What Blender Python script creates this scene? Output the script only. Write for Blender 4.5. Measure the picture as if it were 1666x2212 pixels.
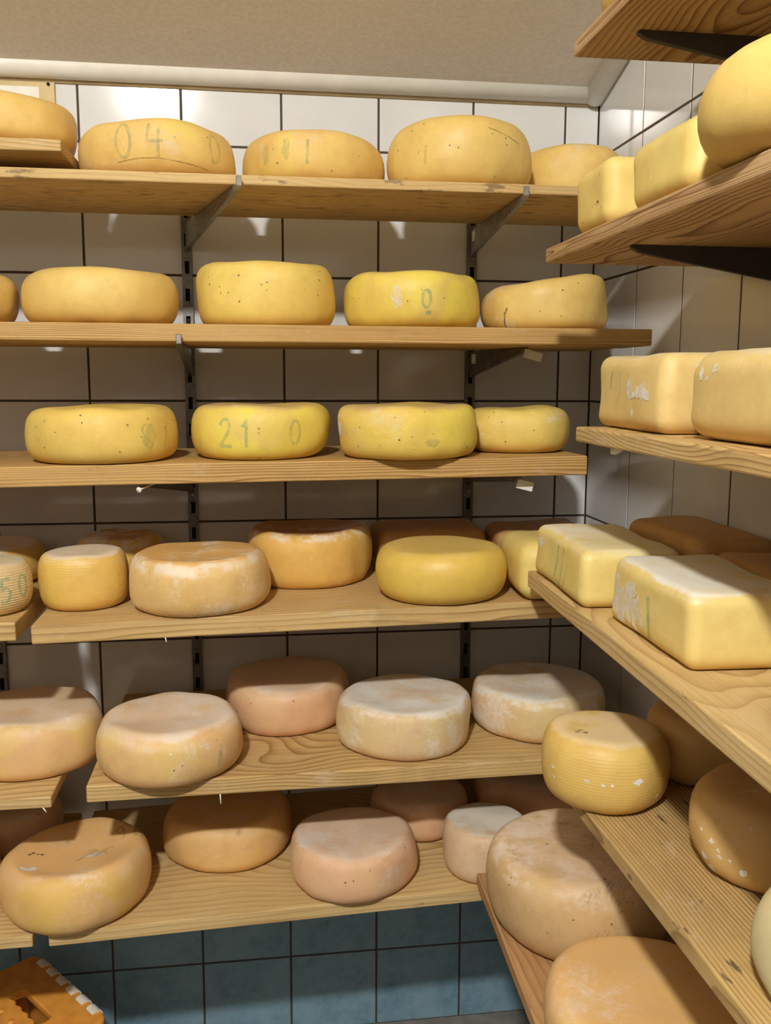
import bpy, bmesh, math, random
from mathutils import Vector, Matrix, noise
from mathutils.bvhtree import BVHTree
from math import sin, cos, pi, radians, atan2, sqrt

for o in list(bpy.data.objects): bpy.data.objects.remove(o, do_unlink=True)
SC = bpy.context.scene
COL = SC.collection

# ---------------------------------------------------------------- camera
CAM = Vector((-0.7304, -1.9851, 1.5168)); PITCH, YAW, ROLL, FPX = 0.1422, 0.1372, 0.0039, 1993.63
fw = Vector((sin(YAW)*cos(PITCH), cos(YAW)*cos(PITCH), -sin(PITCH)))
rt0 = Vector((cos(YAW), -sin(YAW), 0)); up0 = rt0.cross(fw)
rt = cos(ROLL)*rt0 + sin(ROLL)*up0; up = -sin(ROLL)*rt0 + cos(ROLL)*up0
cd = bpy.data.cameras.new('camera'); cam = bpy.data.objects.new('camera', cd); COL.objects.link(cam)
cd.sensor_fit = 'VERTICAL'; cd.sensor_height = 36; cd.lens = FPX/2212*36; cd.clip_start = 0.02
M = Matrix.Identity(4)
for i in range(3):
    M[i][0] = rt[i]; M[i][1] = up[i]; M[i][2] = -fw[i]; M[i][3] = CAM[i]
cam.matrix_world = M
SC.camera = cam

# ---------------------------------------------------------------- world and exposure
w = bpy.data.worlds.new('world'); SC.world = w; w.use_nodes = True
w.node_tree.nodes['Background'].inputs[0].default_value = (0, 0, 0, 1)
w.node_tree.nodes['Background'].inputs[1].default_value = 0
SC.view_settings.view_transform = 'Standard'; SC.view_settings.look = 'None'
SC.view_settings.gamma = 1; SC.view_settings.use_curve_mapping = False
SC.view_settings.exposure = 0.0
LAMP = Vector((-1.18, -2.65, 2.85)); LAMP_POWER = 1600.0; LAMP_COL = (1.0, 0.985, 0.94)

# ---------------------------------------------------------------- helpers
def link(name, me, mat=None, parent=None, loc=(0, 0, 0), rot=(0, 0, 0)):
    o = bpy.data.objects.new(name, me); COL.objects.link(o)
    if mat is not None and me is not None and not me.materials: me.materials.append(mat)
    o.location = loc; o.rotation_euler = rot
    if parent is not None: o.parent = parent
    return o
def tag(o, label, cat, group=None):
    o['label'] = label; o['category'] = cat
    if group: o['group'] = group
    return o
def struct(o): o['kind'] = 'structure'; return o
def bm_mesh(bm, name, smooth=False):
    me = bpy.data.meshes.new(name); bm.to_mesh(me); bm.free()
    if smooth:
        for p in me.polygons: p.use_smooth = True
    return me
def add_box(bm, c, s, rot=None):
    m = Matrix.Translation(c) @ (rot or Matrix.Identity(4)) @ Matrix.Diagonal((s[0], s[1], s[2], 1))
    return bmesh.ops.create_cube(bm, size=1, matrix=m)['verts']
def box_mesh(name, x0, x1, y0, y1, z0, z1, bev=0.0, seg=1):
    bm = bmesh.new(); add_box(bm, ((x0+x1)/2, (y0+y1)/2, (z0+z1)/2), (x1-x0, y1-y0, z1-z0))
    if bev: bmesh.ops.bevel(bm, geom=bm.edges[:], offset=bev, segments=seg, profile=0.5, affect='EDGES')
    return bm_mesh(bm, name)
def prism(name, poly, axis_u, axis_v, n, t0, t1, bev=0):
    """extrude 2D polygon given in (u,v) along n from t0 to t1"""
    bm = bmesh.new()
    a = [bm.verts.new(axis_u*u + axis_v*v + n*t0) for u, v in poly]
    b = [bm.verts.new(axis_u*u + axis_v*v + n*t1) for u, v in poly]
    bm.faces.new(a[::-1]); bm.faces.new(b)
    k = len(poly)
    for i in range(k): bm.faces.new((a[i], a[(i+1) % k], b[(i+1) % k], b[i]))
    bmesh.ops.recalc_face_normals(bm, faces=bm.faces[:])
    if bev: bmesh.ops.bevel(bm, geom=bm.edges[:], offset=bev, segments=1, affect='EDGES')
    return bm_mesh(bm, name)
X, Y, Z = Vector((1, 0, 0)), Vector((0, 1, 0)), Vector((0, 0, 1))

# ---------------------------------------------------------------- materials
class NT:
    def __init__(s, name):
        s.m = bpy.data.materials.new(name); s.m.use_nodes = True
        s.t = s.m.node_tree; s.b = s.t.nodes['Principled BSDF']
    def n(s, typ, **kw):
        nd = s.t.nodes.new('ShaderNode'+typ)
        for k, v in kw.items(): setattr(nd, k, v)
        return nd
    def l(s, a, b): s.t.links.new(a, b)
    def val(s, x):
        return x
    def put(s, sock, v):
        if hasattr(v, 'is_linked') or hasattr(v, 'links'): s.l(v, sock)
        else: sock.default_value = v
    def mix(s, f, a, b, mode='MIX'):
        nd = s.n('Mix', data_type='RGBA', blend_type=mode)
        s.put(nd.inputs[0], f)
        for i, c in ((6, a), (7, b)):
            if isinstance(c, tuple): c = (c[0], c[1], c[2], 1)
            s.put(nd.inputs[i], c)
        return nd.outputs[2]
    def math(s, op, a, b=0.0, c=0.0):
        nd = s.n('Math', operation=op)
        s.put(nd.inputs[0], a); s.put(nd.inputs[1], b); s.put(nd.inputs[2], c)
        return nd.outputs[0]
    def rng(s, v, a, b, c=0.0, d=1.0, smooth=True):
        nd = s.n('MapRange'); nd.interpolation_type = 'SMOOTHSTEP' if smooth else 'LINEAR'
        s.put(nd.inputs[0], v)
        for i, x in zip((1, 2, 3, 4), (a, b, c, d)): nd.inputs[i].default_value = x
        return nd.outputs[0]
    def noise(s, co, scale, detail=3, rough=0.55, dist=0.0):
        nd = s.n('TexNoise'); s.l(co, nd.inputs['Vector'])
        nd.inputs['Scale'].default_value = scale; nd.inputs['Detail'].default_value = detail
        nd.inputs['Roughness'].default_value = rough; nd.inputs['Distortion'].default_value = dist
        return nd.outputs['Fac']
    def coords(s, scale=(1, 1, 1), jitter=True):
        tc = s.n('TexCoord'); mp = s.n('Mapping'); s.l(tc.outputs['Object'], mp.inputs['Vector'])
        mp.inputs['Scale'].default_value = scale
        if not jitter: return mp.outputs[0]
        oi = s.n('ObjectInfo'); va = s.n('VectorMath', operation='ADD')
        mu = s.n('VectorMath', operation='SCALE'); cb = s.n('CombineXYZ')
        for i in range(3): s.l(oi.outputs['Random'], cb.inputs[i])
        s.l(cb.outputs[0], mu.inputs[0]); mu.inputs[3].default_value = 37.0
        s.l(mp.outputs[0], va.inputs[0]); s.l(mu.outputs[0], va.inputs[1])
        return va.outputs[0]
    def bump(s, h, strength=0.2, dist=0.002, prev=None):
        b = s.n('Bump'); b.inputs['Strength'].default_value = strength; b.inputs['Distance'].default_value = dist
        s.l(h, b.inputs['Height'])
        if prev is not None: s.l(prev, b.inputs['Normal'])
        return b.outputs[0]
    def out(s, col, rough=0.5, normal=None, metal=0.0, spec=0.5, k=0.95):
        if isinstance(col, tuple): col = (col[0]*k, col[1]*k, col[2]*k, 1)
        else: col = s.mix(1.0, col, (k, k, k), 'MULTIPLY')
        s.put(s.b.inputs['Base Color'], col); s.put(s.b.inputs['Roughness'], rough)
        s.b.inputs['Metallic'].default_value = metal; s.b.inputs['Specular IOR Level'].default_value = spec
        if normal is not None: s.l(normal, s.b.inputs['Normal'])
        return s.m

def mat_plain(name, col, rough=0.6, metal=0.0, var=0.12, scale=25, bump=0.1, spec=0.5, k=0.95):
    t = NT(name); co = t.coords()
    n = t.noise(co, scale, 5)
    c = t.mix(t.rng(n, 0.3, 0.7), tuple(x*(1-var) for x in col), tuple(min(1, x*(1+var)) for x in col))
    return t.out(c, rough, t.bump(n, bump, 0.001), metal, spec, k)

def mat_tile(name, a, b, rough, mottled=0.0):
    t = NT(name); co = t.coords()
    n = t.noise(co, 9, 3); n2 = t.noise(co, 70, 6, 0.7)
    c = t.mix(t.rng(n, 0.35, 0.65), a, b)
    if mottled:
        c = t.mix(t.rng(n2, 0.35, 0.7, 0, mottled), c, tuple(min(1, x*1.5+0.02) for x in a))
        n3 = t.noise(co, 22, 5, 0.7); c = t.mix(t.rng(n3, 0.45, 0.75, 0, mottled), c, tuple(x*0.55 for x in a))
    wob = t.noise(co, 7, 1)
    return t.out(c, rough, t.bump(wob, 0.03, 0.004))

def mat_wood(name, light, mid, dark, scale=1.0, stain=0.25, contrast=1.0, knots=0.5, wander=1.0, spots=0.0, zf=2.0):
    t = NT(name)
    tc = t.n('TexCoord'); sep = t.n('SeparateXYZ'); t.l(tc.outputs['Object'], sep.inputs[0])
    oi = t.n('ObjectInfo'); rnd = oi.outputs['Random']
    co = t.coords((0.55, 1.0, 1.0))
    slow = t.noise(co, 3.2, 2); nz = t.noise(co, 7.0, 3)
    # heart of the log wanders under the board surface: arched grain where it comes close
    kc = t.coords((1.5, 4.5, 4.5))
    vk = t.n('TexVoronoi'); t.l(kc, vk.inputs['Vector']); vk.inputs['Scale'].default_value = 1.0
    sk = t.n('SeparateColor'); t.l(vk.outputs['Color'], sk.inputs[0])
    has = t.math('GREATER_THAN', sk.outputs[0], 1-knots*0.5)
    kd = vk.outputs['Distance']
    kn = t.math('MULTIPLY', t.rng(kd, 0.05, 0.34, 1, 0), has)
    yy = t.math('ADD', sep.outputs[1], t.math('ADD', t.math('MULTIPLY', t.math('SUBTRACT', rnd, 0.5), 0.22), t.math('MULTIPLY', t.math('SUBTRACT', slow, 0.5), 0.16*wander)))
    zz = t.math('ADD', t.math('MULTIPLY', sep.outputs[2], zf), t.math('ADD', t.math('MULTIPLY', slow, 0.30*wander), t.math('MULTIPLY', kn, 0.05)))
    rr = t.math('SQRT', t.math('ADD', t.math('MULTIPLY', yy, yy), t.math('MULTIPLY', zz, zz)))
    rr = t.math('ADD', rr, t.math('MULTIPLY', t.math('SUBTRACT', nz, 0.5), 0.012))
    fr = t.math('FRACT', t.math('MULTIPLY', rr, 95*scale))
    ring = t.math('POWER', fr, 3.0)
    ring = t.math('MULTIPLY', ring, t.rng(fr, 0.90, 1.0, 1, 0))
    amt = t.rng(t.noise(co, 4.0, 2), 0.3, 0.7, 0.45, 1.0)
    fine = t.noise(t.coords((6.0, 260, 260)), 1.0, 4)
    c = t.mix(t.rng(nz, 0.3, 0.7), light, mid)
    c = t.mix(t.math('MULTIPLY', t.math('MULTIPLY', ring, amt), 1.15*contrast), c, dark)
    c = t.mix(t.rng(fine, 0.45, 0.8, 0, 0.42), c, dark)
    kr = t.math('FRACT', t.math('MULTIPLY', kd, 26.0))
    kcore = t.math('MULTIPLY', t.rng(kd, 0.055, 0.10, 1, 0), has)
    c = t.mix(t.math('MULTIPLY', kcore, 0.8), c, t.mix(kr, tuple(x*0.55 for x in dark), tuple(x*1.3 for x in dark)))
    st = t.noise(t.coords((1, 1.6, 1.6)), 7, 6, 0.7)
    c = t.mix(t.rng(st, 0.52, 0.80, 0, stain), c, tuple(x*0.40 for x in mid))
    sp = t.noise(t.coords((1.5, 5, 5)), 12, 4, 0.6)
    c = t.mix(t.rng(sp, 0.66-spots, 0.74-spots, 0, min(0.85, stain*1.3+spots*3)), c, (0.11, 0.07, 0.045))
    wt = t.noise(t.coords((1.3, 2, 2)), 11, 6, 0.75)
    c = t.mix(t.rng(wt, 0.54, 0.78, 0, stain*1.1), c, (0.70, 0.60, 0.43))
    h = t.math('ADD', t.math('MULTIPLY', ring, -0.7), t.math('MULTIPLY', fine, 0.8))
    return t.out(c, 0.62, t.bump(h, 0.3, 0.0012), 0, 0.3)

def mat_cheese(name, a, b, top=None, topmix=0.0, mold=(0.90, 0.84, 0.74), moldtop=0.0, moldside=0.0, rim=0.0,
               specks=0.0, ribs=0.0, blotch=None, blotchamt=0.0, rough=0.45, pits=0.0, mscale=6.0, foot=0.55):
    t = NT(name); co = t.coords()
    g = t.n('NewGeometry'); sg = t.n('SeparateXYZ'); t.l(g.outputs['Normal'], sg.inputs[0])
    tc = t.n('TexCoord'); so = t.n('SeparateXYZ'); t.l(tc.outputs['Object'], so.inputs[0])
    n1 = t.noise(co, 5.5, 3, 0.55, 0.3); n2 = t.noise(co, 30, 6, 0.65); nf = t.noise(co, 110, 4, 0.7)
    wob = t.math('MULTIPLY', t.math('SUBTRACT', t.noise(co, 13, 5, 0.6), 0.5), 1.3)
    up_n = t.math('ADD', sg.outputs[2], wob)
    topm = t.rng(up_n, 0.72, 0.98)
    c = t.mix(t.rng(n1, 0.34, 0.66), a, b)
    c = t.mix(t.rng(n2, 0.40, 0.75, 0, 0.42), c, tuple(x*f for x, f in zip(b, (0.82, 0.74, 0.66))))
    c = t.mix(t.rng(nf, 0.50, 0.80, 0, 0.30), c, tuple(min(1, x*1.12+0.03) for x in a))
    if blotch:
        nb = t.noise(co, 8, 5, 0.6, 0.8); c = t.mix(t.rng(nb, 0.48, 0.64, 0, blotchamt), c, blotch)
    # colour turns browner towards the bottom edge
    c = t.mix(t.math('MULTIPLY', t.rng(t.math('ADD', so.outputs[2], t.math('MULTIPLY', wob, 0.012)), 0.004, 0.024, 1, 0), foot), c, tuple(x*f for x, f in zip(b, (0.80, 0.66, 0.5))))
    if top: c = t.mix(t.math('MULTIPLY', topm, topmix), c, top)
    nm = t.noise(co, mscale, 7, 0.66, 0.5)
    mm = t.math('ADD', nm, t.math('MULTIPLY', t.math('SUBTRACT', nf, 0.5), 0.30))
    if moldside:
        c = t.mix(t.rng(mm, 0.63-0.20*moldside, 0.75-0.10*moldside, 0, min(1, 0.45+0.5*moldside)), c, mold)
    if moldtop:
        f = t.math('MULTIPLY', t.rng(mm, 0.62-0.27*moldtop, 0.73-0.16*moldtop, 0, min(1, 0.5+0.5*moldtop)), topm)
        c = t.mix(f, c, mold)
    if rim:
        band = t.math('MULTIPLY', t.rng(up_n, 0.25, 0.55), t.rng(up_n, 0.85, 1.05, 1, 0))
        nr = t.noise(co, 16, 6, 0.7)
        c = t.mix(t.math('MULTIPLY', t.math('MULTIPLY', band, t.rng(nr, 0.42, 0.6)), rim), c, mold)
    if specks:
        v = t.n('TexVoronoi'); t.l(co, v.inputs['Vector']); v.inputs['Scale'].default_value = 38
        sc = t.n('SeparateColor'); t.l(v.outputs['Color'], sc.inputs[0])
        d = t.rng(v.outputs['Distance'], 0.05, 0.12, 1, 0)
        k = t.math('GREATER_THAN', sc.outputs[0], 1-specks)
        c = t.mix(t.math('MULTIPLY', t.math('MULTIPLY', d, k), 0.75), c, (0.12, 0.10, 0.05))
    h = t.math('ADD', t.math('MULTIPLY', n2, 0.6), t.math('MULTIPLY', nf, 0.5))
    nrm = t.bump(h, 0.42, 0.002)
    if ribs:
        wv = t.n('TexWave', wave_type='BANDS', bands_direction='Z'); t.l(tc.outputs['Object'], wv.inputs['Vector'])
        wv.inputs['Scale'].default_value = 75; wv.inputs['Distortion'].default_value = 2.5; wv.inputs['Detail'].default_value = 3
        side = t.rng(sg.outputs[2], 0.3, 0.8, 1, 0)
        rb = t.math('MULTIPLY', wv.outputs['Fac'], side)
        c = t.mix(t.math('MULTIPLY', rb, 0.22*ribs), c, tuple(x*0.7 for x in b))
        nrm = t.bump(rb, 0.30*ribs, 0.002, nrm)
    if pits:
        cr = t.noise(co, 26, 4, 0.6, 1.5); line = t.rng(t.math('ABSOLUTE', t.math('SUBTRACT', cr, 0.5)), 0.0, 0.02, 1, 0)
        line = t.math('MULTIPLY', line, t.rng(t.noise(co, 9, 2), 0.52, 0.62))
        c = t.mix(t.math('MULTIPLY', line, pits), c, tuple(x*0.35 for x in b)); nrm = t.bump(line, -0.4*pits, 0.002, nrm)
    ro = t.rng(mm, 0.4, 0.75, rough, min(0.9, rough+0.3))
    return t.out(c, ro, nrm, 0, 0.45)

TILE_W = mat_tile('white_glazed_tile', (0.78, 0.77, 0.75), (0.75, 0.74, 0.72), 0.09)
TILE_B = mat_tile('blue_mottled_tile', (0.20, 0.35, 0.45), (0.27, 0.42, 0.51), 0.30, 0.45)
GROUT = mat_plain('dark_grout', (0.085, 0.065, 0.05), 0.9)
PLASTER = mat_plain('beige_plaster', (0.88, 0.84, 0.78), 0.9, var=0.05, scale=120, bump=0.25, k=1.0)
def mat_fill_wall(name, lo, hi, z):
    t = NT(name); tc = t.n('TexCoord'); sp = t.n('SeparateXYZ'); t.l(tc.outputs['Object'], sp.inputs[0])
    return t.out(t.mix(t.math('GREATER_THAN', sp.outputs[2], z), lo, hi), 0.8)
FILL_WALL = mat_fill_wall('invented_fill_wall_tones', (0.12, 0.10, 0.08), (0.84, 0.79, 0.70), 1.9)  # unseen walls: dark low, pale high, tones invented to steer fill light
FLOOR = mat_plain('grey_concrete', (0.26, 0.24, 0.21), 0.85, var=0.2)
TRIM = mat_plain('cream_gloss_trim', (0.92, 0.88, 0.78), 0.4, var=0.04, bump=0.05)
CAULK = mat_plain('yellowed_caulk', (0.58, 0.45, 0.26), 0.8)
WOOD_A = mat_wood('pale_pine', (0.70, 0.49, 0.21), (0.63, 0.42, 0.17), (0.34, 0.18, 0.055), 1.1, 0.45, 1.25)
WOOD_S = mat_wood('spotted_pale_pine', (0.70, 0.49, 0.21), (0.63, 0.42, 0.17), (0.40, 0.23, 0.08), 0.9, 0.3, 0.7, 0.3, 1.0, 0.075)
WOOD_B = mat_wood('honey_pine', (0.66, 0.42, 0.15), (0.59, 0.36, 0.12), (0.28, 0.13, 0.035), 1.2, 0.3, 1.5, 0.7, 1.0, 0.0, 4.0)
WOOD_C = mat_wood('reddish_pine', (0.58, 0.34, 0.15), (0.49, 0.27, 0.11), (0.24, 0.11, 0.04), 1.0, 0.3)
WOOD_R = mat_wood('striped_brown_pine', (0.68, 0.45, 0.22), (0.56, 0.34, 0.15), (0.24, 0.11, 0.045), 1.6, 0.45, 1.6, 0.3, 0.30, 0.0, 6.0)
WOOD_D = mat_wood('stained_old_pine', (0.66, 0.45, 0.17), (0.55, 0.37, 0.15), (0.20, 0.10, 0.035), 2.0, 0.6, 1.4, 0.2, 0.22, 0.04)
WOOD_E = mat_wood('smooth_pale_pine', (0.72, 0.52, 0.24), (0.67, 0.47, 0.20), (0.42, 0.24, 0.08), 0.9, 0.35, 1.15)
STEEL = mat_plain('dull_grey_steel', (0.20, 0.18, 0.16), 0.45, 0.75, 0.2, 60)
GALV = mat_plain('galvanised_steel', (0.36, 0.34, 0.30), 0.42, 0.7, 0.2, 60)
DARKSTEEL = mat_plain('dark_painted_steel', (0.055, 0.048, 0.045), 0.5, 0.2)
BLACK = mat_plain('slot_black', (0.012, 0.011, 0.010), 0.9)
PAPER = mat_plain('white_paper', (0.90, 0.87, 0.78), 0.8, var=0.05)
YPAPER = mat_plain('yellowed_board', (0.66, 0.52, 0.27), 0.8, var=0.15, scale=8)
PLASTIC_W = mat_plain('white_plastic', (0.92, 0.89, 0.78), 0.4, var=0.04)
ORANGE = mat_plain('orange_plastic', (0.92, 0.38, 0.06), 0.45, var=0.14, scale=30)

INK_MATS = {}
def mat_ink(name, col, alpha, sc=60):
    t = NT(name); co = t.coords()
    n = t.noise(co, sc, 5, 0.7)
    t.out(col, 0.6)
    tr = t.n('BsdfTransparent'); mx = t.n('MixShader')
    t.l(t.rng(n, 0.3, 0.62, alpha*0.25, alpha), mx.inputs[0]); t.l(tr.outputs[0], mx.inputs[1]); t.l(t.b.outputs[0], mx.inputs[2])
    t.l(mx.outputs[0], t.t.nodes['Material Output'].inputs['Surface'])
    return t.m
INK = mat_ink('green_ink', (0.16, 0.50, 0.30), 0.36)
INK_FAINT = mat_ink('faded_green_ink', (0.42, 0.52, 0.20), 0.26)
INK_GREY = mat_ink('grey_green_ink', (0.30, 0.42, 0.22), 0.30)
CRACK = mat_ink('rind_crack', (0.12, 0.08, 0.04), 0.75)
FLECK = mat_ink('white_mould_fleck', (0.95, 0.91, 0.82), 1.0)
MOULD = mat_ink('grey_white_mould', (0.97, 0.95, 0.86), 0.85, 28)

CH = {}
YA, YB = (0.82, 0.60, 0.21), (0.78, 0.53, 0.17)
W1 = (0.92, 0.87, 0.77)
CH['yel'] = mat_cheese('smooth_yellow_rind', (0.86, 0.62, 0.19), (0.82, 0.56, 0.16), moldside=0.05, specks=0.06)
CH['yel_or'] = mat_cheese('warm_yellow_rind', (0.85, 0.59, 0.18), (0.80, 0.51, 0.15), moldside=0.32, mold=(0.76, 0.62, 0.44), blotch=(0.82, 0.63, 0.15), blotchamt=0.6)
CH['yel_sp'] = mat_cheese('speckled_yellow_rind', (0.88, 0.66, 0.16), (0.84, 0.58, 0.14), specks=0.30, moldside=0.06)
CH['yel_br'] = mat_cheese('bright_yellow_rind', (0.91, 0.74, 0.12), (0.87, 0.64, 0.13), specks=0.16, moldside=0.25, mold=(0.80, 0.70, 0.48), blotch=(0.80, 0.54, 0.19), blotchamt=0.5, top=(0.72, 0.48, 0.20), topmix=0.7)
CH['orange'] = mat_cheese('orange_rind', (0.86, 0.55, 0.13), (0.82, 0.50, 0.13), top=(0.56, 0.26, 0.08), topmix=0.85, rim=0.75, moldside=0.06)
CH['orange_rib'] = mat_cheese('ribbed_orange_rind', (0.84, 0.56, 0.13), (0.80, 0.51, 0.13), top=(0.84, 0.70, 0.52), topmix=0.85, moldtop=0.7, ribs=0.3, rim=0.2)
CH['cream_rib'] = mat_cheese('ribbed_cream_rind', (0.80, 0.63, 0.33), (0.76, 0.55, 0.26), top=(0.74, 0.64, 0.46), topmix=0.6, moldtop=0.5, ribs=1.2)
CH['orange_mold'] = mat_cheese('mouldy_orange_rind', (0.84, 0.58, 0.24), (0.80, 0.52, 0.19), top=(0.80, 0.46, 0.14), topmix=0.9, rim=0.9, moldtop=0.2, moldside=0.55, mold=(0.90, 0.76, 0.58), foot=0.6)
CH['gold'] = mat_cheese('golden_rind', (0.82, 0.58, 0.11), (0.79, 0.54, 0.11), top=(0.82, 0.58, 0.17), topmix=0.8, rough=0.42)
CH['pink'] = mat_cheese('pink_washed_rind', (0.86, 0.57, 0.24), (0.83, 0.52, 0.25), top=(0.88, 0.66, 0.45), topmix=0.8, moldtop=0.6, moldside=0.12, rim=0.4, mold=(0.92, 0.78, 0.63), blotch=(0.85, 0.62, 0.19), blotchamt=0.7)
CH['pink_w'] = mat_cheese('white_bloomed_pink_rind', (0.82, 0.64, 0.32), (0.80, 0.56, 0.33), top=(0.88, 0.68, 0.48), topmix=0.8, moldtop=1.0, moldside=0.50, rim=0.8, mold=W1, blotch=(0.83, 0.64, 0.26), blotchamt=0.5)
CH['pink_d'] = mat_cheese('deep_pink_rind', (0.87, 0.53, 0.32), (0.83, 0.51, 0.29), top=(0.86, 0.65, 0.48), topmix=0.8, moldtop=0.6, moldside=0.15, rim=0.2, specks=0.10, mold=(0.90, 0.78, 0.67), blotch=(0.82, 0.57, 0.28), blotchamt=0.6)
CH['pink_o'] = mat_cheese('orange_pink_rind', (0.85, 0.56, 0.22), (0.81, 0.50, 0.21), top=(0.88, 0.53, 0.21), topmix=0.8, moldtop=0.22, moldside=0.05, rim=0.15, mold=(0.92, 0.75, 0.58), specks=0.05, blotch=(0.82, 0.53, 0.11), blotchamt=0.6)
CH['grey_w'] = mat_cheese('grey_bloomed_rind', (0.80, 0.58, 0.36), (0.76, 0.53, 0.34), top=(0.86, 0.79, 0.66), topmix=0.9, moldtop=0.9, moldside=0.40, mold=(0.86, 0.81, 0.70))
CH['tan_big'] = mat_cheese('cracked_tan_rind', (0.70, 0.48, 0.23), (0.64, 0.42, 0.20), top=(0.80, 0.56, 0.34), topmix=0.8, moldtop=0.65, moldside=0.12, rim=0.6, mold=(0.92, 0.78, 0.64), pits=0.8, specks=0.14)
CH['amber'] = mat_cheese('amber_ribbed_rind', (0.80, 0.55, 0.14), (0.76, 0.50, 0.15), top=(0.90, 0.68, 0.37), topmix=0.9, ribs=0.30, moldtop=0.1, specks=0.03)
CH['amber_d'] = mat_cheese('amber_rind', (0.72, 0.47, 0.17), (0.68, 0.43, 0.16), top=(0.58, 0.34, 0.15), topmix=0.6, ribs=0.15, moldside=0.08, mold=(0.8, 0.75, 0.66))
CH['cream'] = mat_cheese('pale_cream_rind', (0.80, 0.70, 0.42), (0.77, 0.65, 0.36), rough=0.4)
CH['loaf'] = mat_cheese('pale_yellow_loaf_rind', (0.90, 0.73, 0.26), (0.87, 0.67, 0.21), top=(0.93, 0.79, 0.46), topmix=0.8, moldtop=0.5, moldside=0.05, rim=0.25)
CH['loaf_sm'] = mat_cheese('smooth_yellow_loaf_rind', (0.89, 0.70, 0.23), (0.86, 0.64, 0.19), moldside=0.03, specks=0.03)
CH['loaf_m'] = mat_cheese('mould_dusted_loaf_rind', (0.90, 0.72, 0.27), (0.86, 0.65, 0.22), top=(0.92, 0.80, 0.56), topmix=0.9, moldtop=0.9, moldside=0.12, rim=0.3, mold=(0.92, 0.88, 0.77))
CH['loaf_t'] = mat_cheese('tan_loaf_rind', (0.85, 0.64, 0.26), (0.80, 0.58, 0.22), moldside=0.30, mold=(0.80, 0.68, 0.46), top=(0.78, 0.62, 0.36), topmix=0.6, moldtop=0.4, specks=0.03)
CH['loaf_shade'] = mat_cheese('shade_brown_loaf_rind', (0.64, 0.38, 0.14), (0.58, 0.33, 0.12), top=(0.54, 0.28, 0.11), topmix=0.5, moldside=0.06)  # brown carries the shade on the rear loaves, not their own rind

# ---------------------------------------------------------------- room shell
ROOM_X0, ROOM_Y0, RIDGE = -3.2, -5.4, -3.0
CZ0, CSL = 2.112, 0.306           # ceiling height at the back wall and rise towards the viewer
ceil_z = lambda y: CZ0 + CSL*min(abs(y), abs(RIDGE))
TW, TH, GAP = 0.2, 0.2562, 0.0045
TZ0, TX0, TY0 = 1.984, 0.0738, 0.236

floor = struct(link('floor', box_mesh('floor', ROOM_X0-0.1, 0.1, ROOM_Y0-0.1, 0.1, -0.08, 0.0), FLOOR))
def slab(name, pts, mat):
    bm = bmesh.new(); vs = [bm.verts.new(p) for p in pts]
    n = (Vector(pts[1])-Vector(pts[0])).cross(Vector(pts[2])-Vector(pts[1])).normalized()
    v2 = [bm.verts.new(Vector(p)-n*0.08) for p in pts]
    bm.faces.new(vs); bm.faces.new(v2[::-1]); k = len(vs)
    for i in range(k): bm.faces.new((vs[i], v2[i], v2[(i+1) % k], vs[(i+1) % k]))
    bmesh.ops.recalc_face_normals(bm, faces=bm.faces[:])
    return struct(link(name, bm_mesh(bm, name), mat))
zf = ceil_z(ROOM_Y0)
zf = ceil_z(ROOM_Y0)
slab('ceiling', [(ROOM_X0, 0, CZ0), (0, 0, CZ0), (0, RIDGE, zf), (ROOM_X0, RIDGE, zf)], PLASTER)
slab('ceiling', [(ROOM_X0, RIDGE, zf), (0, RIDGE, zf), (0, ROOM_Y0, zf), (ROOM_X0, ROOM_Y0, zf)], PLASTER)
wall_back = slab('wall_back', [(ROOM_X0, 0.0014, 0), (0.0, 0.0014, 0), (0.0, 0.0014, CZ0), (ROOM_X0, 0.0014, CZ0)], GROUT)
wall_right = slab('wall_right', [(0.0012, 0, 0), (0.0012, ROOM_Y0, 0), (0.0012, ROOM_Y0, zf), (0.0012, RIDGE, zf), (0.0012, 0, CZ0)], GROUT)
slab('wall_left', [(ROOM_X0, ROOM_Y0, 0), (ROOM_X0, 0, 0), (ROOM_X0, 0, CZ0), (ROOM_X0, RIDGE, zf), (ROOM_X0, ROOM_Y0, zf)], FILL_WALL)
slab('wall_front', [(0, ROOM_Y0, 0), (ROOM_X0, ROOM_Y0, 0), (ROOM_X0, ROOM_Y0, zf), (0, ROOM_Y0, zf)], FILL_WALL)

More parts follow.
